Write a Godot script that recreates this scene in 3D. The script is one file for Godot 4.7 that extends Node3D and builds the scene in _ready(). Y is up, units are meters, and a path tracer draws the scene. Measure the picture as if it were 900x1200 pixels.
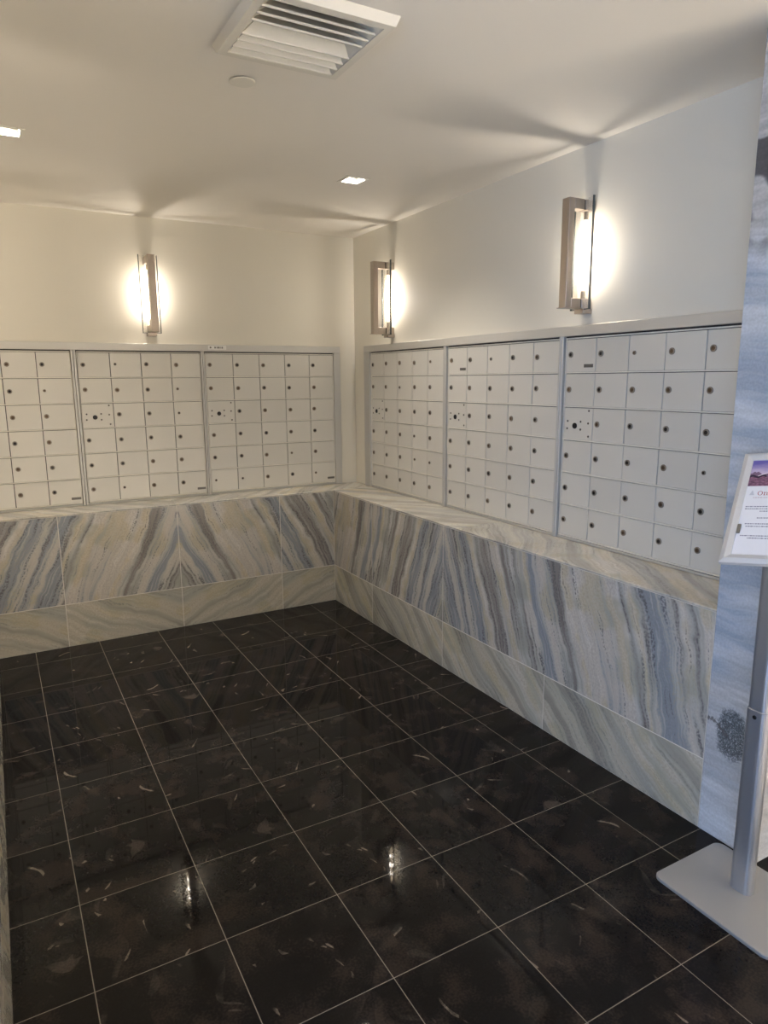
extends Node3D
# A marble-lined mail room: an alcove with three walls of mailboxes above marble ledges.
# Axes: x = 0 is the face of the right-hand mailboxes, z = 0 the face of the back ones, y = 0 the floor. Metres.

const H := 2.224          # ceiling
const LEDGE := 0.702      # top of the marble ledges
const SEAM := 0.228       # joint between the lower and the upper slabs
const RX := -0.268        # front of the right ledge
const LX := -2.133        # front of the left ledge
const BZ := 0.221         # front of the back ledge
const WALL_L := -2.45
const ROW0 := 0.717       # underside of the lowest doors
const ROW := 0.1335
const TILE := 0.3048

var M := {}
var rng := RandomNumberGenerator.new()
var used := {}

# ---------------------------------------------------------------- helpers
func numbered(called: String) -> String:
	if not used.has(called):
		used[called] = 0
		return called
	used[called] += 1
	return "%s_%03d" % [called, used[called]]

func thing(called: String, label: String, category: String, at := Vector3.ZERO, turn := 0.0, group := "") -> Node3D:
	var o := Node3D.new()
	o.name = numbered(called)
	add_child(o)
	o.position = at
	o.rotation.y = turn
	o.set_meta("label", label)
	o.set_meta("category", category)
	if group != "":
		o.set_meta("group", group)
	return o

func start() -> SurfaceTool:
	var st := SurfaceTool.new()
	st.begin(Mesh.PRIMITIVE_TRIANGLES)
	return st

func put(called: String, mesh: Mesh, mat: Material, parent: Node, at := Vector3.ZERO) -> MeshInstance3D:
	var o := MeshInstance3D.new()
	o.name = called
	o.mesh = mesh
	o.material_override = mat
	o.position = at
	o.cast_shadow = GeometryInstance3D.SHADOW_CASTING_SETTING_ON
	parent.add_child(o, true)
	return o

func struct(called: String, mesh: Mesh, mat: Material, label: String, category: String) -> MeshInstance3D:
	var o := put(called, mesh, mat, self)
	o.set_meta("kind", "structure")
	o.set_meta("label", label)
	o.set_meta("category", category)
	return o

func tri(st: SurfaceTool, a: Vector3, b: Vector3, c: Vector3, n: Vector3, ua := Vector2.ZERO, ub := Vector2.ZERO, uc := Vector2.ZERO) -> void:
	var g := (c - a).cross(b - a)
	var flip := g.dot(n) < 0.0
	g = g.normalized() * (-1.0 if flip else 1.0)
	var vs := [[a, ua], [c, uc], [b, ub]] if flip else [[a, ua], [b, ub], [c, uc]]
	for v in vs:
		st.set_normal(g)
		st.set_uv(v[1])
		st.add_vertex(v[0])

# a flat mapping: [axis of u, u at the origin, axis of v, v at the origin]
func plane_uv(p: Vector3, m: Array) -> Vector2:
	return Vector2(p.dot(m[0]) + m[1], p.dot(m[2]) + m[3])

func quad(st: SurfaceTool, a: Vector3, b: Vector3, c: Vector3, d: Vector3, n: Vector3, uvf := []) -> void:
	var u := [Vector2(0, 0), Vector2(1, 0), Vector2(1, 1), Vector2(0, 1)]
	if uvf.size() == 4:
		u = [plane_uv(a, uvf), plane_uv(b, uvf), plane_uv(c, uvf), plane_uv(d, uvf)]
	tri(st, a, b, c, n, u[0], u[1], u[2])
	tri(st, a, c, d, n, u[0], u[2], u[3])

func corner(lo: Vector3, hi: Vector3, ch: float, s: Array, a: int) -> Vector3:
	var v := Vector3.ZERO
	for i in 3:
		var inset := 0.0 if i == a else ch
		v[i] = hi[i] - inset if s[i] > 0 else lo[i] + inset
	return v

# a box with chamfered edges
func cbox(st: SurfaceTool, lo: Vector3, hi: Vector3, ch := 0.0, uvf := []) -> void:
	for a in 3:
		var b := (a + 1) % 3
		var c := (a + 2) % 3
		for s in [-1, 1]:
			var pts := []
			for k in [[-1, -1], [1, -1], [1, 1], [-1, 1]]:
				var sg := [0, 0, 0]
				sg[a] = s
				sg[b] = k[0]
				sg[c] = k[1]
				pts.append(corner(lo, hi, ch, sg, a))
			var n := Vector3.ZERO
			n[a] = s
			quad(st, pts[0], pts[1], pts[2], pts[3], n, uvf)
		if ch > 0.0:
			for s in [[-1, -1], [1, -1], [1, 1], [-1, 1]]:
				var s0 := [0, 0, 0]
				s0[a] = s[0]
				s0[b] = s[1]
				s0[c] = -1
				var s1 := s0.duplicate()
				s1[c] = 1
				var n := Vector3.ZERO
				n[a] = s[0]
				n[b] = s[1]
				quad(st, corner(lo, hi, ch, s0, a), corner(lo, hi, ch, s1, a), corner(lo, hi, ch, s1, b), corner(lo, hi, ch, s0, b), n, uvf)
	if ch > 0.0:
		for x in [-1, 1]:
			for y in [-1, 1]:
				for z in [-1, 1]:
					var s := [x, y, z]
					tri(st, corner(lo, hi, ch, s, 0), corner(lo, hi, ch, s, 1), corner(lo, hi, ch, s, 2), Vector3(x, y, z))

func box_mesh(lo: Vector3, hi: Vector3, ch := 0.0, uvf := []) -> ArrayMesh:
	var st := start()
	cbox(st, lo, hi, ch, uvf)
	return st.commit()

# profile [[radius, height], ...] turned about the axis (z by default), smooth
func lathe(st: SurfaceTool, prof: Array, segs: int, xf := Transform3D.IDENTITY) -> void:
	for i in prof.size() - 1:
		var r0: float = prof[i][0]
		var h0: float = prof[i][1]
		var r1: float = prof[i + 1][0]
		var h1: float = prof[i + 1][1]
		for k in segs:
			var t0 := TAU * k / segs
			var t1 := TAU * (k + 1) / segs
			var d0 := Vector3(cos(t0), sin(t0), 0)
			var d1 := Vector3(cos(t1), sin(t1), 0)
			var a := d0 * r0 + Vector3(0, 0, h0)
			var b := d1 * r0 + Vector3(0, 0, h0)
			var c := d1 * r1 + Vector3(0, 0, h1)
			var d := d0 * r1 + Vector3(0, 0, h1)
			var m := (d0 + d1).normalized()
			var n := m * (h1 - h0) + Vector3(0, 0, r0 - r1)
			n = xf.basis * n
			if r0 > 1e-6:
				tri(st, xf * a, xf * b, xf * c, n)
			if r1 > 1e-6:
				tri(st, xf * a, xf * c, xf * d, n)

# a closed outline in the xz plane pulled up from y0 to y1, with a small bevel at the top
func plate(st: SurfaceTool, outline: PackedVector2Array, y0: float, y1: float, bev: float) -> void:
	var n := outline.size()
	var c := Vector2.ZERO
	for p in outline:
		c += p / n
	for i in n:
		var a := outline[i]
		var b := outline[(i + 1) % n]
		var out2 := ((a + b) * 0.5 - c).normalized()
		var e := (b - a).orthogonal().normalized()
		if e.dot(out2) < 0.0:
			e = -e
		var o := Vector3(e.x, 0, e.y)
		var ai := a - (a - c).normalized() * bev
		var bi := b - (b - c).normalized() * bev
		quad(st, Vector3(a.x, y0, a.y), Vector3(b.x, y0, b.y), Vector3(b.x, y1 - bev, b.y), Vector3(a.x, y1 - bev, a.y), o)
		quad(st, Vector3(a.x, y1 - bev, a.y), Vector3(b.x, y1 - bev, b.y), Vector3(bi.x, y1, bi.y), Vector3(ai.x, y1, ai.y), o + Vector3.UP)
		tri(st, Vector3(ai.x, y1, ai.y), Vector3(bi.x, y1, bi.y), Vector3(c.x, y1, c.y), Vector3.UP)
		tri(st, Vector3(a.x, y0, a.y), Vector3(b.x, y0, b.y), Vector3(c.x, y0, c.y), Vector3.DOWN)

func rounded(x0: float, x1: float, z0: float, z1: float, r: float, k := 5) -> PackedVector2Array:
	var out := PackedVector2Array()
	for q in [[x1 - r, z1 - r, 0.0], [x0 + r, z1 - r, 90.0], [x0 + r, z0 + r, 180.0], [x1 - r, z0 + r, 270.0]]:
		for i in k + 1:
			var t := deg_to_rad(q[2] + 90.0 * i / k)
			out.append(Vector2(q[0] + r * cos(t), q[1] + r * sin(t)))
	return out

func noise(seed_: int, freq: float, oct := 3, type := FastNoiseLite.TYPE_SIMPLEX_SMOOTH) -> FastNoiseLite:
	var n := FastNoiseLite.new()
	n.seed = seed_
	n.frequency = freq
	n.noise_type = type
	n.fractal_type = FastNoiseLite.FRACTAL_FBM if oct > 1 else FastNoiseLite.FRACTAL_NONE
	n.fractal_octaves = oct
	return n

func tex(im: Image) -> ImageTexture:
	im.generate_mipmaps()
	return ImageTexture.create_from_image(im)

# ---------------------------------------------------------------- stone patterns
func c8(r: int, g: int, b: int) -> Color:
	return Color(r / 255.0, g / 255.0, b / 255.0)

# veined marble; 1.6 m of stone across the veins, 1.2 m along them
func marble(w: int, h: int, seed_: int, strong: float) -> ImageTexture:
	var im := Image.create(w, h, false, Image.FORMAT_RGB8)
	var warp := noise(seed_, 1.2, 2)
	var warp2 := noise(seed_ + 1, 8.0, 3)
	var wide := noise(seed_ + 2, 1.0, 3)
	var mid := noise(seed_ + 3, 1.0, 4)
	var fine := noise(seed_ + 4, 1.0, 3)
	var speck := noise(seed_ + 5, 85.0, 3)
	var cloud := noise(seed_ + 6, 4.0, 4)
	var cream := c8(211, 203, 189)
	var blue := c8(152, 158, 162)
	var white := c8(226, 221, 212)
	var brown := c8(136, 126, 118)
	var ochre := c8(203, 190, 160)
	var green := c8(170, 172, 164)
	for j in h:
		var y := 1.2 * j / h
		for i in w:
			var x := 1.6 * i / w
			var u := x + 0.07 * warp.get_noise_2d(x * 0.4, y * 0.8) + 0.012 * warp2.get_noise_2d(x, y)
			var s := speck.get_noise_2d(x, y)
			var a := wide.get_noise_2d(u * 4.2, y * 0.2)
			var b := mid.get_noise_2d(u * 11.0, y * 0.4 + 7.0)
			var f := fine.get_noise_2d(u * 46.0, y * 2.0)
			var cl := cloud.get_noise_2d(x, y)
			var grit := 0.30 * f + 0.20 * s
			var c := cream.lerp(white, smoothstep(-0.1, 0.5, -a + 0.5 * cl + grit))
			c = c.lerp(ochre, (0.4 + 0.35 * strong) * smoothstep(-0.05, 0.4, cl - 0.5 * b + 0.5 * grit))
			c = c.lerp(green, (0.25 + 0.55 * strong) * smoothstep(-0.15, 0.45, b - 0.3 * a + 0.4 * cl + 0.6 * grit))
			c = c.lerp(blue, 0.95 * strong * smoothstep(0.0, 0.42, a + 0.15 * b + 0.8 * grit))
			c = c.lerp(brown, 0.75 * strong * smoothstep(0.08, 0.62, b + 1.2 * grit - 0.15 * a))
			# darker threads along the grain, broken up by the crystals
			c = c.lerp(c8(100, 98, 99), 0.7 * strong * smoothstep(0.22, 0.55, f + 0.45 * b + 0.3 * a) * smoothstep(-0.25, 0.30, s + 0.4 * cl))
			c = c.lerp(white, 0.45 * smoothstep(0.15, 0.5, -f) * smoothstep(-0.2, 0.3, a))
			c = c * (1.0 + 0.07 * f + 0.07 * s)
			im.set_pixel(i, j, c)
	return tex(im)

# the end wall's stone: wavy level streaks, a dark speckled cluster with a crack running from it; 1.2 m wide, 2.4 m tall
func streaked(w: int, h: int) -> ImageTexture:
	var im := Image.create(w, h, false, Image.FORMAT_RGB8)
	var warp := noise(70, 2.2, 3)
	var band := noise(71, 1.0, 3)
	var fine := noise(72, 1.0, 3)
	var speck := noise(73, 110.0, 2)
	var cloud := noise(74, 4.0, 3)
	for j in h:
		var y := 2.4 * (1.0 - float(j) / h)
		for i in w:
			var x := 1.2 * i / w
			var v := y + 0.035 * warp.get_noise_2d(x, y) + 0.04 * x
			var s := speck.get_noise_2d(x, y)
			var a := band.get_noise_2d(x * 1.2, v * 7.0)
			var f := fine.get_noise_2d(x * 5.0, v * 42.0)
			var cl := cloud.get_noise_2d(x, y)
			var grey := c8(186, 184, 182)
			var c := c8(180, 188, 198).lerp(c8(200, 205, 211), smoothstep(-0.1, 0.4, a))
			c = c.lerp(c8(152, 163, 178), 0.8 * smoothstep(0.0, 0.5, -a + 0.6 * f))
			# greyer stone high up and low down, the border following the streaks
			var high := smoothstep(1.70, 1.78, v + 0.05 * cl)
			var low := smoothstep(0.62, 0.48, v + 0.12 * cl) * smoothstep(0.05, 0.2, v + 0.1 * cl)
			c = c.lerp(grey * (1.0 + 0.10 * f), maxf(high, 0.6 * low))
			c = c.lerp(c8(92, 90, 92), high * smoothstep(0.12, 0.3, cl + 0.4 * a))
			var dx := x - 0.088
			var dy := y - 0.357
			var blob := sqrt(dx * dx * 1.5 + dy * dy * 0.62) + 0.03 * cl + 0.012 * s
			c = c.lerp(c8(84, 88, 90) * (1.0 + 0.9 * s), 0.95 * smoothstep(0.068, 0.052, blob) * smoothstep(-0.6, -0.05, s))
			var crack := absf(y - 0.352 + 0.30 * (x - 0.03) + 0.05 * cl + 0.01 * s)
			if x < 0.07:
				c = c.lerp(c8(98, 94, 92), 0.8 * smoothstep(0.008, 0.003, crack))
			c = c * (1.0 + 0.06 * f + 0.06 * s)
			im.set_pixel(i, j, c)
	return tex(im)

# black-brown polished granite with shards of paler mineral; 0.9 m square
func granite(n: int) -> ImageTexture:
	var im := Image.create(n, n, false, Image.FORMAT_RGB8)
	var warp := noise(11, 6.0, 1)
	var warp2 := noise(12, 6.0, 1)
	var cloud := noise(13, 6.0, 4)
	var shard := FastNoiseLite.new()
	shard.seed = 14
	shard.fractal_type = FastNoiseLite.FRACTAL_NONE
	shard.noise_type = FastNoiseLite.TYPE_CELLULAR
	shard.frequency = 16.0
	shard.cellular_return_type = FastNoiseLite.RETURN_CELL_VALUE
	var chip := shard.duplicate() as FastNoiseLite
	chip.seed = 15
	chip.frequency = 95.0
	var flake := shard.duplicate() as FastNoiseLite
	flake.seed = 17
	flake.frequency = 30.0
	var grain := noise(16, 120.0, 2)
	for j in n:
		var y := 0.9 * j / n
		for i in n:
			var x := 0.9 * i / n
			var px := x + 0.05 * warp.get_noise_2d(x, y)
			var py := y + 0.05 * warp2.get_noise_2d(x, y)
			var cl := cloud.get_noise_2d(x, y)
			var g := grain.get_noise_2d(x, y)
			var s := shard.get_noise_2d(px * 0.55, py * 1.5)
			var k := chip.get_noise_2d(px * 0.6, py * 1.3)
			var c := c8(24, 22, 21).lerp(c8(43, 36, 32), smoothstep(-0.1, 0.5, cl + 0.3 * g))
			c = c.lerp(c8(68, 58, 52), 0.36 * smoothstep(0.2, 1.0, s) * smoothstep(-0.5, 0.5, cl))
			c = c.lerp(c8(168, 156, 138), 0.65 * smoothstep(0.974, 0.982, k) * smoothstep(-0.2, 0.3, cl))
			var fl := flake.get_noise_2d(px * 0.45 + py * 0.3, py * 1.5)
			c = c.lerp(c8(92, 86, 79), 0.45 * smoothstep(0.90, 1.0, fl) * smoothstep(-0.35, 0.2, cl))
			c = c * (1.0 + 0.14 * g)
			im.set_pixel(i, j, c)
	return tex(im)

# the printed sheet of the sign: a picture of hills and a bridge over a text page
func print_sheet(w: int, h: int) -> ImageTexture:
	var im := Image.create(w, h, false, Image.FORMAT_RGB8)
	im.fill(c8(236, 236, 240))
	var n := noise(31, 0.012, 3)
	var n2 := noise(32, 0.06, 3)
	var top := int(h * 0.285)
	for j in top:
		var t := float(j) / top
		for i in w:
			var c := c8(104, 96, 168).lerp(c8(196, 180, 206), smoothstep(0.0, 0.5, t + 0.15 * n.get_noise_2d(i, j * 3.0)))
			if t > 0.50 + 0.16 * n.get_noise_2d(i * 2.0, 5.0):
				c = c8(120, 96, 122)
			if t > 0.63 + 0.05 * n2.get_noise_2d(i, 9.0):
				c = c8(92, 62, 84).lerp(c8(150, 104, 128), 0.5 + 0.9 * n2.get_noise_2d(i, j * 2.0))
			var u := float(i) / w
			var arch := 0.64 - 0.16 * sin(PI * clampf((u - 0.06) / 0.30, 0.0, 1.0))
			if absf(t - arch) < 0.016 and u > 0.06 and u < 0.36:
				c = c8(232, 220, 226)
			if absf(t - 0.62 + 0.03 * sin(u * 60.0)) < 0.035 and u < 0.16:
				c = c8(46, 34, 54)
			im.set_pixel(i, j, c)
	var r := RandomNumberGenerator.new()
	r.seed = 5
	# rows of small print, too fine to read in the photograph
	for row in [[0.500, 0.03, 0.96], [0.525, 0.03, 0.97], [0.55, 0.17, 0.86], [0.62, 0.16, 0.80], [0.68, 0.06, 0.90], [0.705, 0.07, 0.92], [0.80, 0.04, 0.95], [0.825, 0.11, 0.88]]:
		var x := int(row[1] * w)
		while x < int(row[2] * w):
			var l := r.randi_range(2, 7)
			im.fill_rect(Rect2i(x, int(row[0] * h), l, 4), c8(126, 124, 142))
			x += l + 2
	var x2 := int(0.08 * w)
	while x2 < int(0.72 * w):
		var l := r.randi_range(2, 7)
		im.fill_rect(Rect2i(x2, int(0.408 * h), l, 2), c8(178, 140, 150))
		x2 += l + 2
	# a pale grey mark left of the title
	for k in 7:
		im.fill_rect(Rect2i(int(0.055 * w) - k, int(0.335 * h) + k * 3, 3 + 2 * k, 2), c8(188, 190, 200))
	return tex(im)

func mat(col: Color, rough: float, metal := 0.0, spec := 0.5) -> StandardMaterial3D:
	var m := StandardMaterial3D.new()
	m.albedo_color = col
	m.roughness = rough
	m.metallic = metal
	m.metallic_specular = spec
	return m

func relief(m: StandardMaterial3D, seed_: int, freq: float, strength: float, scale := 1.0) -> StandardMaterial3D:
	var t := NoiseTexture2D.new()
	t.width = 256
	t.height = 256
	t.seamless = true
	t.as_normal_map = true
	t.bump_strength = 2.0
	t.noise = noise(seed_, freq, 3)
	m.normal_enabled = true
	m.normal_texture = t
	m.normal_scale = strength
	m.uv1_triplanar = true
	m.uv1_world_triplanar = true
	m.uv1_scale = Vector3.ONE * scale
	return m

func stone(t: Texture2D, rough: float) -> StandardMaterial3D:
	var m := mat(Color.WHITE, rough)
	m.albedo_texture = t
	return m

func make_materials() -> void:
	M.paint = mat(c8(224, 218, 203), 0.6)
	M.ceiling = mat(c8(228, 222, 211), 0.75)
	M.door = relief(mat(c8(217, 213, 203), 0.45, 0.15), 5, 0.06, 0.12, 6.0)
	M.door2 = relief(mat(c8(215, 211, 201), 0.46, 0.15), 6, 0.06, 0.12, 6.0)
	M.door3 = relief(mat(c8(219, 215, 205), 0.44, 0.15), 7, 0.06, 0.12, 6.0)
	M.alu = mat(c8(200, 197, 190), 0.4, 0.35)
	M.rail = mat(c8(232, 227, 214), 0.4, 0.0)
	M.gap_shade = mat(c8(46, 44, 42), 0.7)  # near-black colour stands in for shade behind the doors and under the flange
	M.lock_ring = mat(c8(146, 135, 121), 0.4, 0.55)
	M.lock_dull = mat(c8(150, 142, 130), 0.45, 0.6)
	M.lock_core = mat(c8(38, 34, 31), 0.4, 0.4)
	M.lock_brass = mat(c8(98, 80, 62), 0.4, 0.6)
	M.screw = mat(c8(96, 90, 84), 0.4, 0.7)
	M.badge = mat(c8(112, 108, 102), 0.4, 0.5)
	M.ink = mat(c8(52, 50, 50), 0.6)
	M.sticker = mat(c8(226, 224, 218), 0.5)
	M.nickel = relief(mat(c8(176, 164, 152), 0.34, 0.85), 8, 0.05, 0.1, 5.0)
	M.glass = mat(Color(0.95, 0.94, 0.90, 0.16), 0.1)
	M.glass.transparency = BaseMaterial3D.TRANSPARENCY_ALPHA
	M.glass_edge = mat(c8(78, 84, 84), 0.2)
	M.tube = mat(c8(250, 240, 224), 0.4)
	M.tube.emission_enabled = true
	M.tube.emission = c8(255, 228, 190)
	M.tube.emission_energy_multiplier = 8.0
	M.lens = mat(c8(250, 244, 232), 0.4)
	M.lens.emission_enabled = true
	M.lens.emission = c8(255, 236, 208)
	M.lens.emission_energy_multiplier = 2.5
	M.white_metal = mat(c8(226, 222, 210), 0.4)
	M.vent = mat(c8(214, 209, 196), 0.45)
	M.duct = mat(c8(158, 156, 150), 0.5, 0.3)
	M.vein_bold = stone(marble(1024, 768, 40, 1.0), 0.16)
	M.vein_bold.albedo_color = Color(0.93, 0.93, 0.94)
	M.vein_top = stone(marble(768, 576, 52, 0.42), 0.16)
	M.vein_soft = stone(M.vein_top.albedo_texture, 0.18)
	M.vein_soft.albedo_color = Color(0.90, 0.90, 0.88)
	M.joint = mat(c8(222, 216, 204), 0.7)
	M.streak = stone(streaked(512, 1024), 0.2)
	M.granite = stone(granite(900), 0.03)
	M.granite.metallic_specular = 0.27
	M.grout = relief(mat(c8(134, 126, 112), 0.8), 9, 0.2, 0.4, 8.0)
	M.lobby = mat(c8(214, 208, 198), 0.5)
	M.post = mat(c8(172, 176, 184), 0.3, 0.7)
	M.base = relief(mat(c8(158, 159, 160), 0.38, 0.3), 12, 0.15, 0.08, 8.0)
	M.frame = mat(c8(216, 216, 216), 0.32, 0.3)
	M.sheet = stone(print_sheet(330, 430), 0.25)
	M.title = mat(c8(160, 58, 72), 0.5)

# ---------------------------------------------------------------- things
func marble_map(along: Vector3, up: Vector3, org: Vector3, lean: float, mirror: bool, off: Vector2) -> Array:
	var a := -along if mirror else along
	var u := (a * cos(lean) - up * sin(lean)) / 1.6
	var v := -(a * sin(lean) + up * cos(lean)) / 1.2
	return [u, off.x - org.dot(u), v, off.y - org.dot(v)]

func slab(parent: Node, called: String, lo: Vector3, hi: Vector3, m: Material, along: Vector3, up: Vector3, org: Vector3, lean: float, mirror: bool, off: Vector2, ch := 0.0012) -> MeshInstance3D:
	var st := start()
	cbox(st, lo, hi, ch, marble_map(along, up, org, deg_to_rad(lean), mirror, off))
	return put(called, st.commit(), m, parent)

func lock_mesh(r: float) -> ArrayMesh:
	var st := start()
	lathe(st, [[r, 0.0], [r, 0.0028], [r * 0.86, 0.0038], [r * 0.62, 0.0038], [r * 0.60, 0.0020], [0.0, 0.0020]], 14)
	return st.commit()

func core_mesh(r: float) -> ArrayMesh:
	var st := start()
	lathe(st, [[r * 0.60, 0.0021], [r * 0.56, 0.0032], [0.0, 0.0032]], 12)
	cbox(st, Vector3(-r * 0.10, -r * 0.42, 0.0032), Vector3(r * 0.10, r * 0.42, 0.0036))
	return st.commit()

# a bank of mailboxes; local x runs to the viewer's right, z out of the wall
func mail_bank(at: Vector3, turn: float, cols: int, cw: float, label: String, badge_at: Vector2i, tight: Array) -> void:
	var t := thing("mailbox_bank", label, "mailboxes", at, turn, "banks of mailboxes")
	var w := cols * cw
	var h := 6 * ROW
	put("backing", box_mesh(Vector3(-0.002, -0.004, -0.012), Vector3(w + 0.002, h + 0.004, -0.007)), M.gap_shade, t)  # box interior coloured near-black to paint in the shade between doors
	for i in 7:
		put("rail", box_mesh(Vector3(0, i * ROW - 0.0022, -0.007), Vector3(w, i * ROW + 0.0030, 0.0036), 0.0009), M.rail, t)
	for s in [0, 1]:
		put("side_strip", box_mesh(Vector3(s * w - 0.0015, 0.004, -0.007), Vector3(s * w + 0.0015, h - 0.004, 0.0022), 0.0005), M.rail, t)
	for row in 6:
		for col in cols:
			var y := h - (row + 1) * ROW
			var gl := 0.0024
			var gr := 0.0010
			if tight.has(Vector2i(row, col)):
				gl = 0.0012
			if tight.has(Vector2i(row, col + 1)):
				gr = 0.0001
			var master: bool = row == 2 and col == 0
			var proud := rng.randf_range(-0.0008, 0.0008)
			var lo := Vector3(0, 0, -0.0068)
			var hi := Vector3(cw - gl - gr, ROW - 0.0080, proud)
			var dm: Material = [M.door, M.door2, M.door3][rng.randi() % 3]
			var d := put("master_panel" if master else "door", box_mesh(lo, hi, 0.0007), dm, t, Vector3(col * cw + gl, y + 0.0036, 0))
			d.rotation.y = rng.randf_range(-0.002, 0.002)
			var dw := hi.x
			var dh := hi.y
			if master:
				d.set_meta("label", "flat panel with a central lock and seven screws")
				var k := put("lock", shared.lock, M.lock_core, d, Vector3(0.40 * dw, 0.43 * dh, proud))
				k.set_meta("label", "dark round master lock")
				put("keyway", shared.core_big, M.lock_core, d, Vector3(0.40 * dw, 0.43 * dh, proud))
				for sp in [[0.14, 0.57], [0.13, 0.33], [0.60, 0.57], [0.60, 0.32], [0.86, 0.53], [0.87, 0.92], [0.88, 0.12]]:
					put("screw", shared.screw, M.screw, d, Vector3(sp[0] * dw, sp[1] * dh, proud))
			else:
				var r := rng.randf()
				var lp := Vector3(0.155 * dw + rng.randf_range(-0.002, 0.002), 0.52 * dh + rng.randf_range(-0.002, 0.002), proud)
				put("lock", shared.lock_small if r < 0.12 else shared.lock, M.lock_dull if r > 0.75 else M.lock_ring, d, lp)
				var k := put("keyway", shared.core_small if r < 0.12 else shared.core, [M.lock_core, M.lock_core, M.lock_brass][rng.randi() % 3], d, lp)
				k.rotation.z = rng.randf_range(-0.3, 0.3)
				if badge_at == Vector2i(row, col):
					var b := put("maker_badge", shared.badge, M.badge, d, Vector3(dw - (0.058 if row == 0 else 0.052), 0.016 if row == 0 else 0.018, proud))
					b.set_meta("label", "small dark badge in the lower right corner")

var shared := {}

func mail_frame(called: String, at: Vector3, turn: float, x0: float, x1: float, gaps: Array, label: String, sticker_x: float) -> void:
	# x0, x1: outer ends; gaps: [from, to] of each upright, in the frame's own x
	var t := thing(called, label, "frame", at, turn)
	t.set_meta("kind", "structure")
	var top := ROW0 + 6 * ROW + 0.004
	# the top rail: a flange over a recess, its shade painted near-black
	put("top_rail", box_mesh(Vector3(x0, top + 0.005, -0.0125), Vector3(x1, top + 0.044, 0.012), 0.0015), M.alu, t)
	put("reveal", box_mesh(Vector3(gaps[0][1], top - 0.0015, -0.0125), Vector3(gaps[-1][0], top + 0.005, -0.004)), M.gap_shade, t)
	put("sill_rail", box_mesh(Vector3(gaps[0][1], LEDGE + 0.001, -0.0125), Vector3(gaps[-1][0], ROW0 - 0.005, 0.004), 0.001), M.alu, t)
	for i in gaps.size():
		var g: Array = gaps[i]
		var y1 := top + 0.005
		if i == 0 or i == gaps.size() - 1:
			put("side_rail", box_mesh(Vector3(g[0], LEDGE + 0.001, -0.0125), Vector3(g[1], y1, 0.012), 0.0015), M.alu, t)
		else:
			var m: float = 0.5 * (g[0] + g[1])
			put("mullion", box_mesh(Vector3(g[0] + 0.004, LEDGE + 0.001, -0.0125), Vector3(m - 0.0012, y1, 0.012), 0.001), M.alu, t)
			put("mullion", box_mesh(Vector3(m + 0.0012, LEDGE + 0.001, -0.0125), Vector3(g[1] - 0.004, y1, 0.012), 0.001), M.alu, t)
	if not is_nan(sticker_x):
		var s := put("sticker", box_mesh(Vector3(sticker_x, top + 0.016, 0.012), Vector3(sticker_x + 0.105, top + 0.039, 0.0126)), M.sticker, t)
		s.set_meta("label", "small white sticker with a dark dot and a line of print")
		var st := start()
		lathe(st, [[0.0052, 0.0], [0.0048, 0.0004], [0.0, 0.0004]], 10, Transform3D(Basis.IDENTITY, Vector3(sticker_x + 0.014, top + 0.0275, 0.0126)))
		var x := sticker_x + 0.036
		for l in [0.011, 0.007, 0.013, 0.006, 0.009]:
			cbox(st, Vector3(x, top + 0.0225, 0.0126), Vector3(x + l * 0.75, top + 0.0325, 0.0129))
			x += l + 0.0015
		put("print", st.commit(), M.badge, s)

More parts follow.
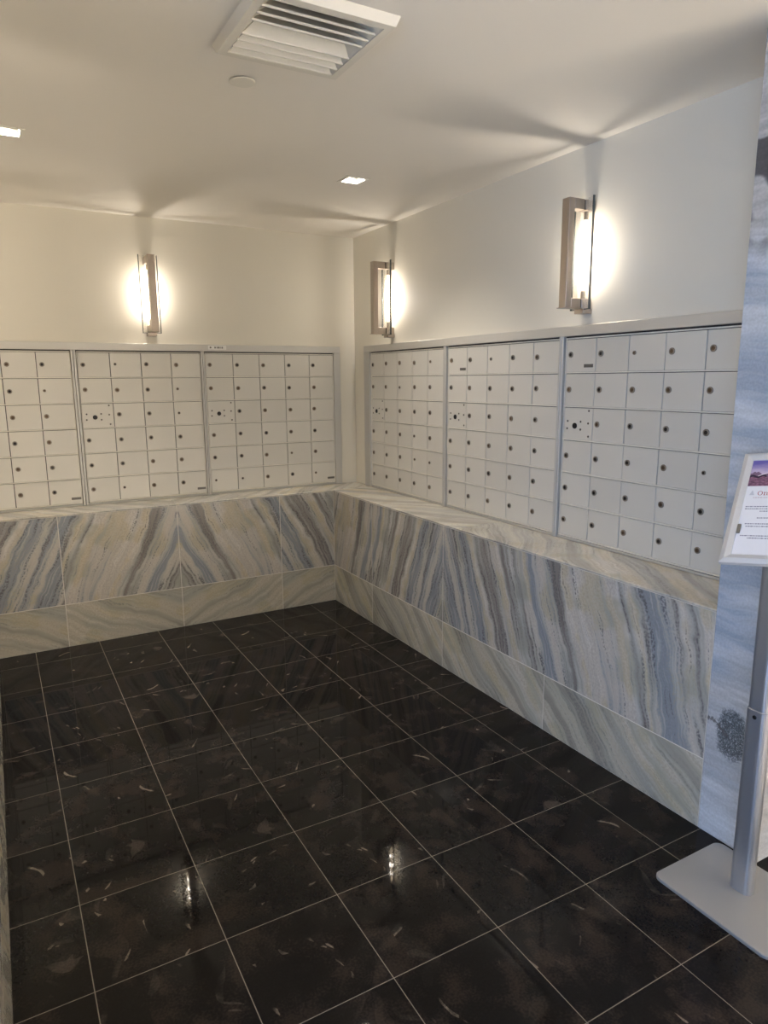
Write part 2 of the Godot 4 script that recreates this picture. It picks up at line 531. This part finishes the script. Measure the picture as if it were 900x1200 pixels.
# a wall lamp: a narrow nickel bar held in front of a clear glass plate, the lamp between them; local z out of the wall
func sconce(at: Vector3, turn: float, label: String) -> void:
	var t := thing("wall_sconce", label, "wall lamp", at, turn, "nickel wall sconces")
	var hh := 0.197
	var bw := 0.0185
	var fr := 0.1326      # front face
	put("front_bar", box_mesh(Vector3(-bw, -hh, fr - 0.029), Vector3(bw, hh - 0.004, fr), 0.001), M.nickel, t)
	for s in [-1, 1]:
		var y0 := hh - 0.042 if s > 0 else -hh
		var y1 := hh - 0.004 if s > 0 else -hh + 0.035
		put("arm", box_mesh(Vector3(-bw, y0, 0.056), Vector3(bw, y1, fr - 0.029), 0.001), M.nickel, t)
		put("wall_arm", box_mesh(Vector3(-bw, y0, 0.0), Vector3(bw, y1, 0.050), 0.001), M.nickel, t)
		put("arm_joint", box_mesh(Vector3(-bw + 0.004, y0 + 0.002, 0.050), Vector3(bw - 0.004, y1 - 0.002, 0.056)), M.lock_core, t)
	put("lip", box_mesh(Vector3(-bw - 0.002, -hh - 0.0025, 0.0), Vector3(bw + 0.002, -hh, fr + 0.008), 0.0005), M.nickel, t)
	put("bracket", box_mesh(Vector3(-0.024, -hh - 0.020, 0.0), Vector3(0.024, -hh - 0.0026, 0.046), 0.001), M.nickel, t)
	for s in [-1, 1]:
		put("glass_panel", box_mesh(Vector3(bw if s > 0 else -0.046, -hh - 0.002, 0.0375), Vector3(0.046 if s > 0 else -bw, hh + 0.003, 0.0395)), M.glass, t)
		put("glass_edge", box_mesh(Vector3(s * 0.0475 - 0.0025, -hh - 0.006, 0.035), Vector3(s * 0.0475 + 0.0020, hh + 0.006, 0.044), 0.0005), M.glass_edge, t)
		put("glass_edge", box_mesh(Vector3(bw if s > 0 else -0.046, -hh - 0.006, 0.035), Vector3(0.046 if s > 0 else -bw, -hh - 0.003, 0.044), 0.0005), M.glass_edge, t)
		put("socket", box_mesh(Vector3(-0.007, hh - 0.072 if s > 0 else -hh + 0.035, 0.021), Vector3(0.007, hh - 0.042 if s > 0 else -hh + 0.065, 0.035), 0.002), M.lock_dull, t)
	var st := start()
	var l := 0.125
	lathe(st, [[0.0, -l], [0.006, -l], [0.007, -l + 0.003], [0.007, l - 0.003], [0.006, l], [0.0, l]], 14, Transform3D(Basis(Vector3.RIGHT, -PI / 2), Vector3(0, 0, 0.028)))
	put("lamp_tube", st.commit(), M.tube, t)
	for y in [-0.065, 0.0, 0.065]:
		var o := OmniLight3D.new()
		o.name = "lamp_light"
		o.position = Vector3(0, y, 0.028)
		o.light_color = c8(255, 247, 237)
		o.light_energy = SCONCE * (0.5 if y == 0.0 else 0.25)
		o.light_size = 0.011
		o.omni_range = 12.0
		o.omni_attenuation = 2.0
		o.shadow_enabled = true
		t.add_child(o, true)

func downlight(x: float, z: float, label: String) -> void:
	var t := thing("downlight", label, "ceiling light", Vector3(x, H, z), 0.0, "recessed square downlights")
	var st := start()
	for s in [[-0.054, -0.054, 0.054, -0.040], [-0.054, 0.040, 0.054, 0.054], [-0.054, -0.040, -0.040, 0.040], [0.040, -0.040, 0.054, 0.040]]:
		cbox(st, Vector3(s[0], -0.003, s[1]), Vector3(s[2], 0.0, s[3]))
	put("trim_ring", st.commit(), M.white_metal, t)
	st = start()
	var a := 0.0405
	var b := 0.026
	var top := 0.055
	for k in 4:
		var r := Basis(Vector3.UP, k * PI / 2)
		quad(st, r * Vector3(-a, 0, a), r * Vector3(a, 0, a), r * Vector3(b, top, b), r * Vector3(-b, top, b), r * Vector3(0, 0, -1))
		quad(st, r * Vector3(-a - 0.002, 0, a + 0.002), r * Vector3(a + 0.002, 0, a + 0.002), r * Vector3(b + 0.002, top, b + 0.002), r * Vector3(-b - 0.002, top, b + 0.002), r * Vector3(0, 0, 1))
	cbox(st, Vector3(-b, top, -b), Vector3(b, top + 0.003, b))
	put("reflector", st.commit(), M.white_metal, t)
	st = start()
	lathe(st, [[0.0, -0.004], [0.015, -0.004], [0.018, 0.0], [0.018, 0.006], [0.0, 0.006]], 16, Transform3D(Basis(Vector3.RIGHT, -PI / 2), Vector3(0, top - 0.006, 0)))
	put("lamp_lens", st.commit(), M.lens, t)
	var l := SpotLight3D.new()
	l.name = "lamp_light"
	l.position = Vector3(0, top - 0.012, 0)
	l.rotation.x = -PI / 2
	l.light_color = c8(255, 247, 238)
	l.light_energy = DOWN
	l.light_size = 0.018
	l.spot_angle = 62.0
	l.spot_angle_attenuation = 0.8
	l.spot_range = 12.0
	l.spot_attenuation = 2.0
	l.shadow_enabled = true
	t.add_child(l, true)

func air_vent() -> void:
	var t := thing("air_vent", "white square air diffuser with angled louvres set in the ceiling", "vent", Vector3(-1.268, H, 2.241))
	var st := start()
	var o := 0.180     # at the ceiling
	var f := 0.171     # lower face
	var i := 0.150     # opening
	var d := -0.022
	for k in 4:
		var r := Basis(Vector3.UP, k * PI / 2)
		quad(st, r * Vector3(-o, 0, o), r * Vector3(o, 0, o), r * Vector3(f, d, f), r * Vector3(-f, d, f), r * Vector3(0, 0, 1))
		quad(st, r * Vector3(-f, d, f), r * Vector3(f, d, f), r * Vector3(i, d, i), r * Vector3(-i, d, i), Vector3.DOWN)
		quad(st, r * Vector3(-i, d, i), r * Vector3(i, d, i), r * Vector3(i, 0.03, i), r * Vector3(-i, 0.03, i), r * Vector3(0, 0, -1))
	put("surround", st.commit(), M.vent, t)
	st = start()
	for k in 4:
		var r := Basis(Vector3.UP, k * PI / 2)
		quad(st, r * Vector3(-i, 0.03, i), r * Vector3(i, 0.03, i), r * Vector3(i, 0.16, i), r * Vector3(-i, 0.16, i), r * Vector3(0, 0, -1))
		quad(st, r * Vector3(-i - .004, 0.03, i + .004), r * Vector3(i + .004, 0.03, i + .004), r * Vector3(i + .004, 0.16, i + .004), r * Vector3(-i - .004, 0.16, i + .004), r * Vector3(0, 0, 1))
	cbox(st, Vector3(-i, 0.16, -i), Vector3(i, 0.165, i))
	put("duct", st.commit(), M.duct, t)
	var up := 0.036
	for s in [-1, 1]:
		# sloping end panels
		st = start()
		quad(st, Vector3(s * (i - 0.002), d + 0.002, -i + 0.002), Vector3(s * (i - 0.002), d + 0.002, i - 0.002), Vector3(s * (i - 0.040), d + 0.002 + up, i - 0.002), Vector3(s * (i - 0.040), d + 0.002 + up, -i + 0.002), Vector3(-s, -1, 0))
		quad(st, Vector3(s * (i - 0.001), d + 0.003, -i + 0.002), Vector3(s * (i - 0.001), d + 0.003, i - 0.002), Vector3(s * (i - 0.039), d + 0.003 + up, i - 0.002), Vector3(s * (i - 0.039), d + 0.003 + up, -i + 0.002), Vector3(s, 1, 0))
		put("end_panel", st.commit(), M.vent, t)
		for k in 4:
			# each louvre: its long lower edge outward, its short upper edge towards the middle
			var zo: float = s * (i - 0.003 - k * 0.0365)
			var zi: float = zo - s * 0.040
			var xo := i - 0.003
			var xi := i - 0.041
			st = start()
			var th := Vector3(0, 0.0016, s * 0.0014)
			var a := [Vector3(-xo, d + 0.001, zo), Vector3(xo, d + 0.001, zo), Vector3(xi, d + up, zi), Vector3(-xi, d + up, zi)]
			quad(st, a[0], a[1], a[2], a[3], Vector3(0, -1, -s))
			quad(st, a[0] + th, a[1] + th, a[2] + th, a[3] + th, Vector3(0, 1, s))
			for e in 4:
				var p: Vector3 = a[e]
				var q: Vector3 = a[(e + 1) % 4]
				quad(st, p, q, q + th, p + th, (p + q) * 0.5 - (a[0] + a[1] + a[2] + a[3]) * 0.25)
			# the rolled lip along the lower edge
			cbox(st, Vector3(-xo, d, zo - 0.0015), Vector3(xo, d + 0.005, zo + 0.0015))
			put("louvre", st.commit(), M.vent, t)
	# damper vanes inside, seen dark between the louvres
	for k in 5:
		put("vane", box_mesh(Vector3(-0.11 + k * 0.055 - 0.001, d + up + 0.004, -0.10), Vector3(-0.11 + k * 0.055 + 0.001, d + up + 0.05, 0.14)), M.white_metal, t)

func sign_stand() -> void:
	var t := thing("sign_stand", "grey metal floor stand holding a tilted framed notice beside the marble end wall", "sign", Vector3(-0.426, 0, 3.07))
	var st := start()
	plate(st, rounded(-0.141, 0.141, -0.168, 0.168, 0.024), 0.0, 0.009, 0.002)
	put("base", st.commit(), M.base, t)
	var px := 0.020
	var pz := -0.010
	st = start()
	plate(st, rounded(px - 0.020, px + 0.020, pz - 0.029, pz + 0.029, 0.017), 0.009, 0.53, 0.0015)
	put("post_sleeve", st.commit(), M.post, t)
	st = start()
	plate(st, rounded(px - 0.0175, px + 0.0175, pz - 0.0265, pz + 0.0265, 0.015), 0.53, 1.045, 0.0015)
	put("post", st.commit(), M.post, t)
	st = start()
	lathe(st, [[0.0055, 0.0], [0.0055, 0.0015], [0.004, 0.0025], [0.0, 0.0025]], 12, Transform3D(Basis(Vector3.UP, -PI / 2), Vector3(px - 0.020, 0.512, pz)))
	put("screw", st.commit(), M.lock_core, t)
	# the tilted frame
	var r := Vector3(0.306, 0.12, 0.944).normalized()
	var u := Vector3(0.657, 0.692, -0.301)
	u = (u - r * u.dot(r)).normalized()
	var n := r.cross(u)
	var w := 0.284
	var h := 0.341
	var bl := Vector3(-2.0419, 1.3647, 4.0214) + 1.05 * Vector3(1.407, -0.4157, -0.9554)
	var f := Node3D.new()
	var bar := 0.0235
	var mid := bl + r * w * 0.5 + u * h * 0.5
	st = start()
	var outer := [Vector3(-w / 2, -h / 2, 0), Vector3(w / 2, -h / 2, 0), Vector3(w / 2, h / 2, 0), Vector3(-w / 2, h / 2, 0)]
	var xf := Transform3D(Basis(r, u, n), mid - t.position)
	f.free()
	for k in 4:
		st = start()
		var a: Vector3 = outer[k]
		var b: Vector3 = outer[(k + 1) % 4]
		var ai := a - Vector3(signf(a.x), signf(a.y), 0) * bar
		var bi := b - Vector3(signf(b.x), signf(b.y), 0) * bar
		var am := a.lerp(ai, 0.45)
		var bm := b.lerp(bi, 0.45)
		var out := (a + b).normalized()
		var z := Vector3(0, 0, 1)
		var e0 := 0.004
		var e1 := 0.009
		quad(st, a - z * 0.006, b - z * 0.006, b + z * e0, a + z * e0, out)
		quad(st, a + z * e0, b + z * e0, bm + z * e1, am + z * e1, out + z * 2)
		quad(st, am + z * e1, bm + z * e1, bi + z * 0.005, ai + z * 0.005, z * 4 - out)
		quad(st, ai + z * 0.005, bi + z * 0.005, bi + z * 0.001, ai + z * 0.001, -out)
		quad(st, a - z * 0.006, b - z * 0.006, bi - z * 0.006, ai - z * 0.006, -z)
		var o := put("frame_bar", st.commit(), M.frame, t)
		o.transform = xf
	var back := put("back_panel", box_mesh(Vector3(-w / 2 + 0.003, -h / 2 + 0.003, -0.006), Vector3(w / 2 - 0.003, h / 2 - 0.003, 0.0)), M.frame, t)
	back.transform = xf
	st = start()
	var sw := w / 2 - bar
	var sh := h / 2 - bar
	quad(st, Vector3(-sw, sh, 0.0016), Vector3(sw, sh, 0.0016), Vector3(sw, -sh, 0.0016), Vector3(-sw, -sh, 0.0016), Vector3(0, 0, 1))
	var p := put("poster", st.commit(), M.sheet, t)
	p.transform = xf
	p.set_meta("label", "white printed notice with a purple picture of hills and a bridge at its head")
	var tm := TextMesh.new()
	var sf := SystemFont.new()
	sf.font_names = PackedStringArray(["Droid Serif"])
	sf.font_italic = true
	tm.font = sf
	tm.text = "One"
	tm.font_size = 40
	tm.pixel_size = 0.00045
	tm.depth = 0.0003
	tm.horizontal_alignment = HORIZONTAL_ALIGNMENT_LEFT
	put("title", tm, M.title, p, Vector3(-sw + 0.026, 0.040, 0.0019))
	# the clip that opens the frame
	var c := put("clip", box_mesh(Vector3(-sw, -0.085, 0.003), Vector3(-sw + 0.008, -0.058, 0.007), 0.001), M.lock_dull, t)
	c.transform = xf
	# the knuckle under the frame
	var kn := put("bracket", box_mesh(Vector3(-0.03, -0.04, -0.03), Vector3(0.03, 0.04, -0.006), 0.003), M.post, t)
	kn.transform = Transform3D(xf.basis, Vector3(px, 1.045, pz) - xf.basis.z * -0.012)
	kn.position = xf * Vector3.ZERO
	var link := box_mesh(Vector3(px - 0.012, 1.0, pz - 0.012), Vector3(px + 0.012, 1.05, pz + 0.012), 0.003)
	put("neck", link, M.post, t)

const SCONCE := 0.062
const DOWN := 0.75

func _ready() -> void:
	rng.seed = 7
	# ------------------------------------------------------------ camera, sky, large lights, exposure
	var cam := Camera3D.new()
	cam.name = "camera"
	cam.keep_aspect = Camera3D.KEEP_HEIGHT
	cam.fov = 73.061
	cam.near = 0.02
	cam.far = 60.0
	cam.transform = Transform3D(Basis(Vector3(0.87173481, -0.00733581, 0.48992306), Vector3(0.09868373, 0.98202699, -0.16088664), Vector3(-0.47993744, 0.18859792, 0.85679104)).orthonormalized(), Vector3(-2.0419, 1.3647, 4.0214))
	add_child(cam)
	cam.current = true

	var env := Environment.new()
	var sky := Sky.new()
	var sm := ProceduralSkyMaterial.new()
	sm.sky_top_color = c8(150, 178, 214)
	sm.sky_horizon_color = c8(200, 210, 222)
	sm.ground_horizon_color = c8(170, 170, 168)
	sm.ground_bottom_color = c8(120, 118, 114)
	sm.sky_energy_multiplier = 1.0
	sky.sky_material = sm
	env.background_mode = Environment.BG_SKY
	env.sky = sky
	env.tonemap_mode = Environment.TONE_MAPPER_LINEAR
	env.tonemap_exposure = 1.4
	env.ambient_light_source = Environment.AMBIENT_SOURCE_DISABLED
	env.sdfgi_enabled = true
	env.ssao_enabled = true
	env.ssil_enabled = true
	var we := WorldEnvironment.new()
	we.name = "environment"
	we.environment = env
	add_child(we)

	# daylight entering by the two openings of the lobby: blue from the shaded street on the left, warm from the sunny side behind
	for d in [[Vector3(-4.12, 1.2, 5.2), -PI / 2, Vector2(2.2, 1.8), c8(160, 198, 255), 1.8], [Vector3(1.9, 1.15, 7.9), 0.0, Vector2(1.5, 1.8), c8(255, 236, 212), 2.0]]:
		var a := AreaLight3D.new()
		a.name = "window_daylight"
		a.position = d[0]
		a.rotation.y = d[1]
		a.area_size = d[2]
		a.area_normalize_energy = false
		a.light_color = d[3]
		a.light_energy = d[4]
		a.area_range = 14.0
		a.area_attenuation = 2.0
		a.shadow_enabled = true
		add_child(a)

	# the sun, slanting through the right-hand opening on to the pale lobby floor
	var sun := DirectionalLight3D.new()
	sun.name = "sun"
	sun.light_color = c8(255, 245, 230)
	sun.light_energy = 20.0
	sun.light_angular_distance = 0.6
	sun.shadow_enabled = true
	add_child(sun)
	sun.look_at_from_position(Vector3.ZERO, Vector3(-0.58, -0.68, -1.0))

	make_materials()
	shared = {"lock": lock_mesh(0.0118), "lock_small": lock_mesh(0.0075), "core": core_mesh(0.0118), "core_small": core_mesh(0.0075), "core_big": core_mesh(0.011), "badge": box_mesh(Vector3.ZERO, Vector3(0.048, 0.013, 0.001), 0.0003)}
	var sst := start()
	lathe(sst, [[0.0046, 0.0], [0.0040, 0.0014], [0.0, 0.0018]], 8)
	shared.screw = sst.commit()

	# ------------------------------------------------------------ the setting
	struct("wall_back", box_mesh(Vector3(WALL_L - 0.15, -0.1, -0.17), Vector3(0.17, H + 0.3, -0.0126)), M.paint, "cream painted back wall above the marble ledge", "wall")
	struct("wall_right", box_mesh(Vector3(0.0126, -0.1, -0.0126), Vector3(0.17, H + 0.3, 2.823)), M.paint, "cream painted right wall with two sconces", "wall")
	struct("wall_left", box_mesh(Vector3(WALL_L - 0.15, -0.1, -0.0126), Vector3(WALL_L, H + 0.3, 2.823)), M.paint, "cream painted left wall of the mail room", "wall")

	# the marble-clad ends of the side walls
	struct("wall_right_end", box_mesh(Vector3(RX, -0.1, 2.823), Vector3(3.6, H + 0.3, 3.012), 0.001, [Vector3(1, 0, 1) / 1.2, -(2.823 + RX) / 1.2, Vector3(0, -1 / 2.4, 0), 1.0]), M.streak, "blue-grey marble clad end of the right wall", "wall")
	struct("wall_left_end", box_mesh(Vector3(-4.2, -0.1, 2.823), Vector3(LX, H + 0.3, 3.012), 0.001, [Vector3(-1, 0, 1) / 1.2, -(2.823 - LX) / 1.2, Vector3(0, -1 / 2.4, 0), 1.0]), M.streak, "blue-grey marble clad end of the left wall", "wall")

	# lobby shell behind the camera
	var wst := start()
	cbox(wst, Vector3(-4.35, -0.1, 2.823), Vector3(-4.2, H + 0.3, 4.05))
	cbox(wst, Vector3(-4.35, -0.1, 6.35), Vector3(-4.2, H + 0.3, 8.2))
	cbox(wst, Vector3(-4.35, -0.1, 4.05), Vector3(-4.2, 0.25, 6.35))
	cbox(wst, Vector3(-4.35, 2.12, 4.05), Vector3(-4.2, H + 0.3, 6.35))
	struct("wall_lobby_left", wst.commit(), M.paint, "cream lobby wall on the left with a window opening", "wall")
	struct("wall_lobby_right", box_mesh(Vector3(3.6, -0.1, 2.823), Vector3(3.75, H + 0.3, 8.2)), M.paint, "cream lobby wall on the right", "wall")
	wst = start()
	cbox(wst, Vector3(-4.2, -0.1, 8.0), Vector3(1.1, H + 0.3, 8.2))
	cbox(wst, Vector3(2.7, -0.1, 8.0), Vector3(3.6, H + 0.3, 8.2))
	cbox(wst, Vector3(1.1, -0.1, 8.0), Vector3(2.7, 0.15, 8.2))
	cbox(wst, Vector3(1.1, 2.1, 8.0), Vector3(2.7, H + 0.3, 8.2))
	struct("wall_lobby_front", wst.commit(), M.paint, "lobby front wall with a window opening", "wall")

	# ceiling sheet, open over the vent and the downlights
	var holes := [[-1.418, -1.118, 2.091, 2.391], [-0.603, -0.521, 1.083, 1.165], [-1.942, -1.860, 1.060, 1.142]]
	var gx := [-4.2, 3.6]
	var gz := [-0.0126, 8.0]
	for h in holes:
		gx.append_array([h[0], h[1]])
		gz.append_array([h[2], h[3]])
	gx.sort()
	gz.sort()
	var cst := start()
	for i in gx.size() - 1:
		for j in gz.size() - 1:
			var c := Vector2((gx[i] + gx[i + 1]) / 2, (gz[j] + gz[j + 1]) / 2)
			var open := false
			for h in holes:
				if c.x > h[0] and c.x < h[1] and c.y > h[2] and c.y < h[3]:
					open = true
			if not open:
				cbox(cst, Vector3(gx[i], H, gz[j]), Vector3(gx[i + 1], H + 0.012, gz[j + 1]))
	cbox(cst, Vector3(-4.2, H + 0.25, -0.0126), Vector3(3.6, H + 0.3, 8.0))
	struct("ceiling", cst.commit(), M.ceiling, "plain off-white ceiling over the mail room", "ceiling")

	# floor: grout bed with one slab per tile
	var z_end := 1.0034 + 8 * TILE
	struct("floor_001", box_mesh(Vector3(-4.2, -0.1, z_end), Vector3(3.6, 0.0, 8.0)), M.lobby, "pale stone floor of the lobby behind the camera", "floor")
	var fl := struct("floor", box_mesh(Vector3(-4.2, -0.1, -0.0126), Vector3(3.6, -0.0004, z_end)), M.grout, "polished black granite tile floor with pale joints", "floor")
	var x_line := -1.6637
	var z_line := 1.0034
	var g := 0.0011
	for i in range(-6, 12):
		for j in range(-4, 22):
			var lo := Vector3(x_line + i * TILE + g, -0.0004, z_line + j * TILE + g)
			var hi := Vector3(lo.x + TILE - 2 * g, 0.0, lo.z + TILE - 2 * g)
			if j > 7 or (j > 6 and i > 7):
				continue
			lo.z = maxf(lo.z, BZ)
			lo.x = maxf(lo.x, -4.2)
			# inside the alcove between the ledges, and in front of the wall ends
			var spots := []
			if lo.z >= 3.012:
				spots.append([lo, hi])
			else:
				spots.append([Vector3(maxf(lo.x, LX), lo.y, lo.z), Vector3(minf(hi.x, RX), hi.y, hi.z)])
				if hi.z > 3.012 and hi.x > RX:
					spots.append([Vector3(maxf(lo.x, RX + 0.0004), lo.y, 3.012), hi])
				if hi.z > 3.012 and lo.x < LX:
					spots.append([Vector3(lo.x, lo.y, 3.012), Vector3(minf(hi.x, LX - 0.0004), hi.y, hi.z)])
			for sp in spots:
				if sp[1].x - sp[0].x < 0.004 or sp[1].z - sp[0].z < 0.004:
					continue
				var off := Vector2(rng.randf(), rng.randf())
				var q := (rng.randi() % 4) * PI / 2
				var tm := box_mesh(sp[0], sp[1], 0.0003, [Vector3(cos(q), 0, -sin(q)) / 0.9, off.x, Vector3(sin(q), 0, cos(q)) / 0.9, off.y])
				put("tile", tm, M.granite, fl)

	# ------------------------------------------------------------ marble ledges
	var bk := thing("marble_ledge", "veined marble ledge running along the back wall under the mailboxes", "ledge")
	put("core", box_mesh(Vector3(LX + 0.0, 0.0, -0.0124), Vector3(RX - 0.0, LEDGE - 0.0085, BZ - 0.0005)), M.joint, bk)
	var jx := [LX, -1.809, -1.213, -0.618, RX]
	var X := Vector3.RIGHT
	var Y := Vector3.UP
	var Z := Vector3.BACK
	var jg := 0.0009
	var o0 := Vector3(-1.213, 0.228, BZ)
	for i in 4:
		# book-matched about x = -1.213
		var right := i >= 2
		var lo := Vector3(jx[i] + jg, SEAM + jg, BZ - 0.02)
		var hi := Vector3(jx[i + 1] - jg, LEDGE - 0.009, BZ)
		# (the outer slabs repeat nothing: each is cut from its own place)
		var om := o0 if i == 1 or i == 2 else Vector3(jx[i + 1 if i == 0 else i], 0.228, BZ)
		slab(bk, "upper_slab", lo, hi, M.vein_bold, X, Y, om, 24.0, right, [Vector2(0.96, 0.72), Vector2(0.62, 0.72), Vector2(0.62, 0.72), Vector2(0.88, 0.70)][i])
		slab(bk, "lower_slab", Vector3(lo.x, 0.0, lo.z), Vector3(hi.x, SEAM - jg, BZ), M.vein_soft, X, Y, om, -62.0, right, Vector2(0.42, 0.55))
	slab(bk, "top_slab", Vector3(WALL_L, LEDGE - 0.008, -0.0124), Vector3(-1.213, LEDGE, BZ + 0.001), M.vein_top, X, Z, Vector3(-1.9, LEDGE, 0.1), 35.0, false, Vector2(0.45, 0.5), 0.002)
	slab(bk, "top_slab", Vector3(-1.2116, LEDGE - 0.008, -0.0124), Vector3(0.0124, LEDGE, BZ + 0.001), M.vein_top, X, Z, Vector3(-0.6, LEDGE, 0.1), 40.0, true, Vector2(0.5, 0.4), 0.002)

	var rt := thing("marble_ledge", "long veined marble ledge below the mailboxes on the right wall", "ledge")
	put("core", box_mesh(Vector3(RX + 0.0005, 0.0, BZ), Vector3(0.0124, LEDGE - 0.0085, 2.822)), M.joint, rt)
	var jz := [BZ, 0.714, 1.417, 2.122, 2.822]
	var o1 := Vector3(RX, 0.228, 1.417)
	var ju := [BZ, 0.714, 1.417, 2.822]
	for i in 3:
		# book-matched about z = 1.417
		var lo := Vector3(RX, SEAM + jg, ju[i] + (jg * 0.6 if i else 0.0))
		var hi := Vector3(RX + 0.02, LEDGE - 0.009, ju[i + 1] - jg * 0.6)
		slab(rt, "upper_slab", lo, hi, M.vein_bold, Z, Y, o1 if i > 0 else Vector3(RX, 0.228, ju[1]), 17.0, i == 2, Vector2(0.60, 0.74) if i == 0 else Vector2(0.97, 0.62))
	for i in 4:
		var lo := Vector3(RX, 0.0, jz[i] + (jg * 0.6 if i else 0.0))
		var hi := Vector3(RX + 0.02, SEAM - jg, jz[i + 1] - jg * 0.6)
		slab(rt, "lower_slab", lo, hi, M.vein_soft, Z, Y, Vector3(RX, 0.114, (jz[i] + jz[i + 1]) * 0.5), 48.0, true, [Vector2(0.4, 0.5), Vector2(0.6, 0.4), Vector2(0.35, 0.6), Vector2(0.65, 0.55)][i])
	for k in 2:
		slab(rt, "top_slab", Vector3(RX - 0.001, LEDGE - 0.008, [BZ + 0.0016, 1.5166][k]), Vector3(0.0124, LEDGE, [1.515, 2.822][k]), M.vein_top, Z, X, Vector3(-0.1, LEDGE, [0.8, 2.1][k]), 50.0, k == 1, Vector2(0.5, 0.5), 0.002)

	var lf := thing("marble_ledge", "marble ledge along the left edge of the room, only its foot in view", "ledge")
	put("core", box_mesh(Vector3(WALL_L + 0.004, 0.0, BZ), Vector3(LX - 0.0005, LEDGE - 0.0085, 2.822)), M.joint, lf)
	for i in 4:
		var lo := Vector3(LX - 0.02, SEAM + jg, jz[i] + (jg if i else 0.0))
		var hi := Vector3(LX, LEDGE - 0.009, jz[i + 1] - jg)
		slab(lf, "upper_slab", lo, hi, M.vein_bold, -Z, Y, Vector3(LX, 0.46, (jz[i] + jz[i + 1]) * 0.5), 17.0, i < 2, Vector2(0.5, 0.5))
		slab(lf, "lower_slab", Vector3(lo.x, 0.0, lo.z), Vector3(hi.x, SEAM - jg, hi.z), M.vein_soft, -Z, Y, Vector3(LX, 0.114, (jz[i] + jz[i + 1]) * 0.5), 48.0, true, Vector2(0.5, 0.5))
	slab(lf, "top_slab", Vector3(WALL_L + 0.004, LEDGE - 0.008, BZ + 0.0016), Vector3(LX + 0.001, LEDGE, 2.822), M.vein_top, Z, X, Vector3(-2.3, LEDGE, 1.5), 50.0, true, Vector2(0.5, 0.5), 0.002)

	# ------------------------------------------------------------ mailboxes
	var none := Vector2i(-1, -1)
	mail_bank(Vector3(-2.302, ROW0, 0), 0, 4, 0.16, "grey mailbox bank at the left end of the back wall", Vector2i(5, 3), [])
	mail_bank(Vector3(-1.628, ROW0, 0), 0, 4, 0.1608, "grey four-wide mailbox bank in the middle of the back wall, below the sconce", Vector2i(5, 3), [])
	mail_bank(Vector3(-0.953, ROW0, 0), 0, 5, 0.1606, "grey five-wide mailbox bank on the back wall beside the room corner, under the white sticker", Vector2i(5, 4), [])
	mail_frame("trim_1", Vector3.ZERO, 0, -2.352, -0.103, [[-2.352, -2.304], [-1.662, -1.630], [-0.985, -0.955], [-0.148, -0.103]], "aluminium frame around the mailbox banks of the back wall", -0.935)
	mail_bank(Vector3(0, ROW0, 0.230), -PI / 2, 5, 0.158, "grey mailbox bank on the right wall nearest the room corner", none, [])
	mail_bank(Vector3(0, ROW0, 1.057), -PI / 2, 5, 0.1592, "grey mailbox bank in the middle of the right wall, between the two sconces", Vector2i(0, 0), [Vector2i(3, 4), Vector2i(2, 4)])
	mail_bank(Vector3(0, ROW0, 1.890), -PI / 2, 5, 0.159, "grey mailbox bank on the right wall nearest the marble end wall", Vector2i(0, 0), [Vector2i(4, 3), Vector2i(5, 4)])
	mail_frame("trim_2", Vector3.ZERO, -PI / 2, 0.155, 2.760, [[0.155, 0.228], [1.022, 1.055], [1.855, 1.888], [2.687, 2.760]], "aluminium frame around the mailbox banks of the right wall", NAN)

	# ------------------------------------------------------------ lamps
	sconce(Vector3(-1.240, 1.822, -0.0126), 0, "nickel wall sconce on the back wall above the mailboxes")
	sconce(Vector3(0.0126, 1.816, 0.472), -PI / 2, "nickel wall sconce on the right wall nearest the room corner")
	sconce(Vector3(0.0126, 1.824, 1.982), -PI / 2, "nickel wall sconce on the right wall nearest the marble end wall")
	sconce(Vector3(WALL_L, 1.82, 0.466), PI / 2, "nickel wall sconce on the left wall near the back corner")
	sconce(Vector3(WALL_L, 1.82, 1.980), PI / 2, "nickel wall sconce on the left wall near the lobby")
	downlight(-0.562, 1.124, "square recessed ceiling light near the right wall")
	downlight(-1.901, 1.101, "square recessed ceiling light at the left edge of the picture")
	air_vent()
	var dst := start()
	lathe(dst, [[0.026, 0.0], [0.026, 0.003], [0.037, 0.003], [0.037, 0.0052], [0.034, 0.0065], [0.0, 0.0068]], 32, Transform3D(Basis(Vector3.RIGHT, PI / 2), Vector3.ZERO))
	var sp := thing("sprinkler_cover", "small round white cover plate on the ceiling beside the vent", "sprinkler", Vector3(-1.309, H, 1.888))
	put("cover_plate", dst.commit(), M.vent, sp)
	sign_stand()
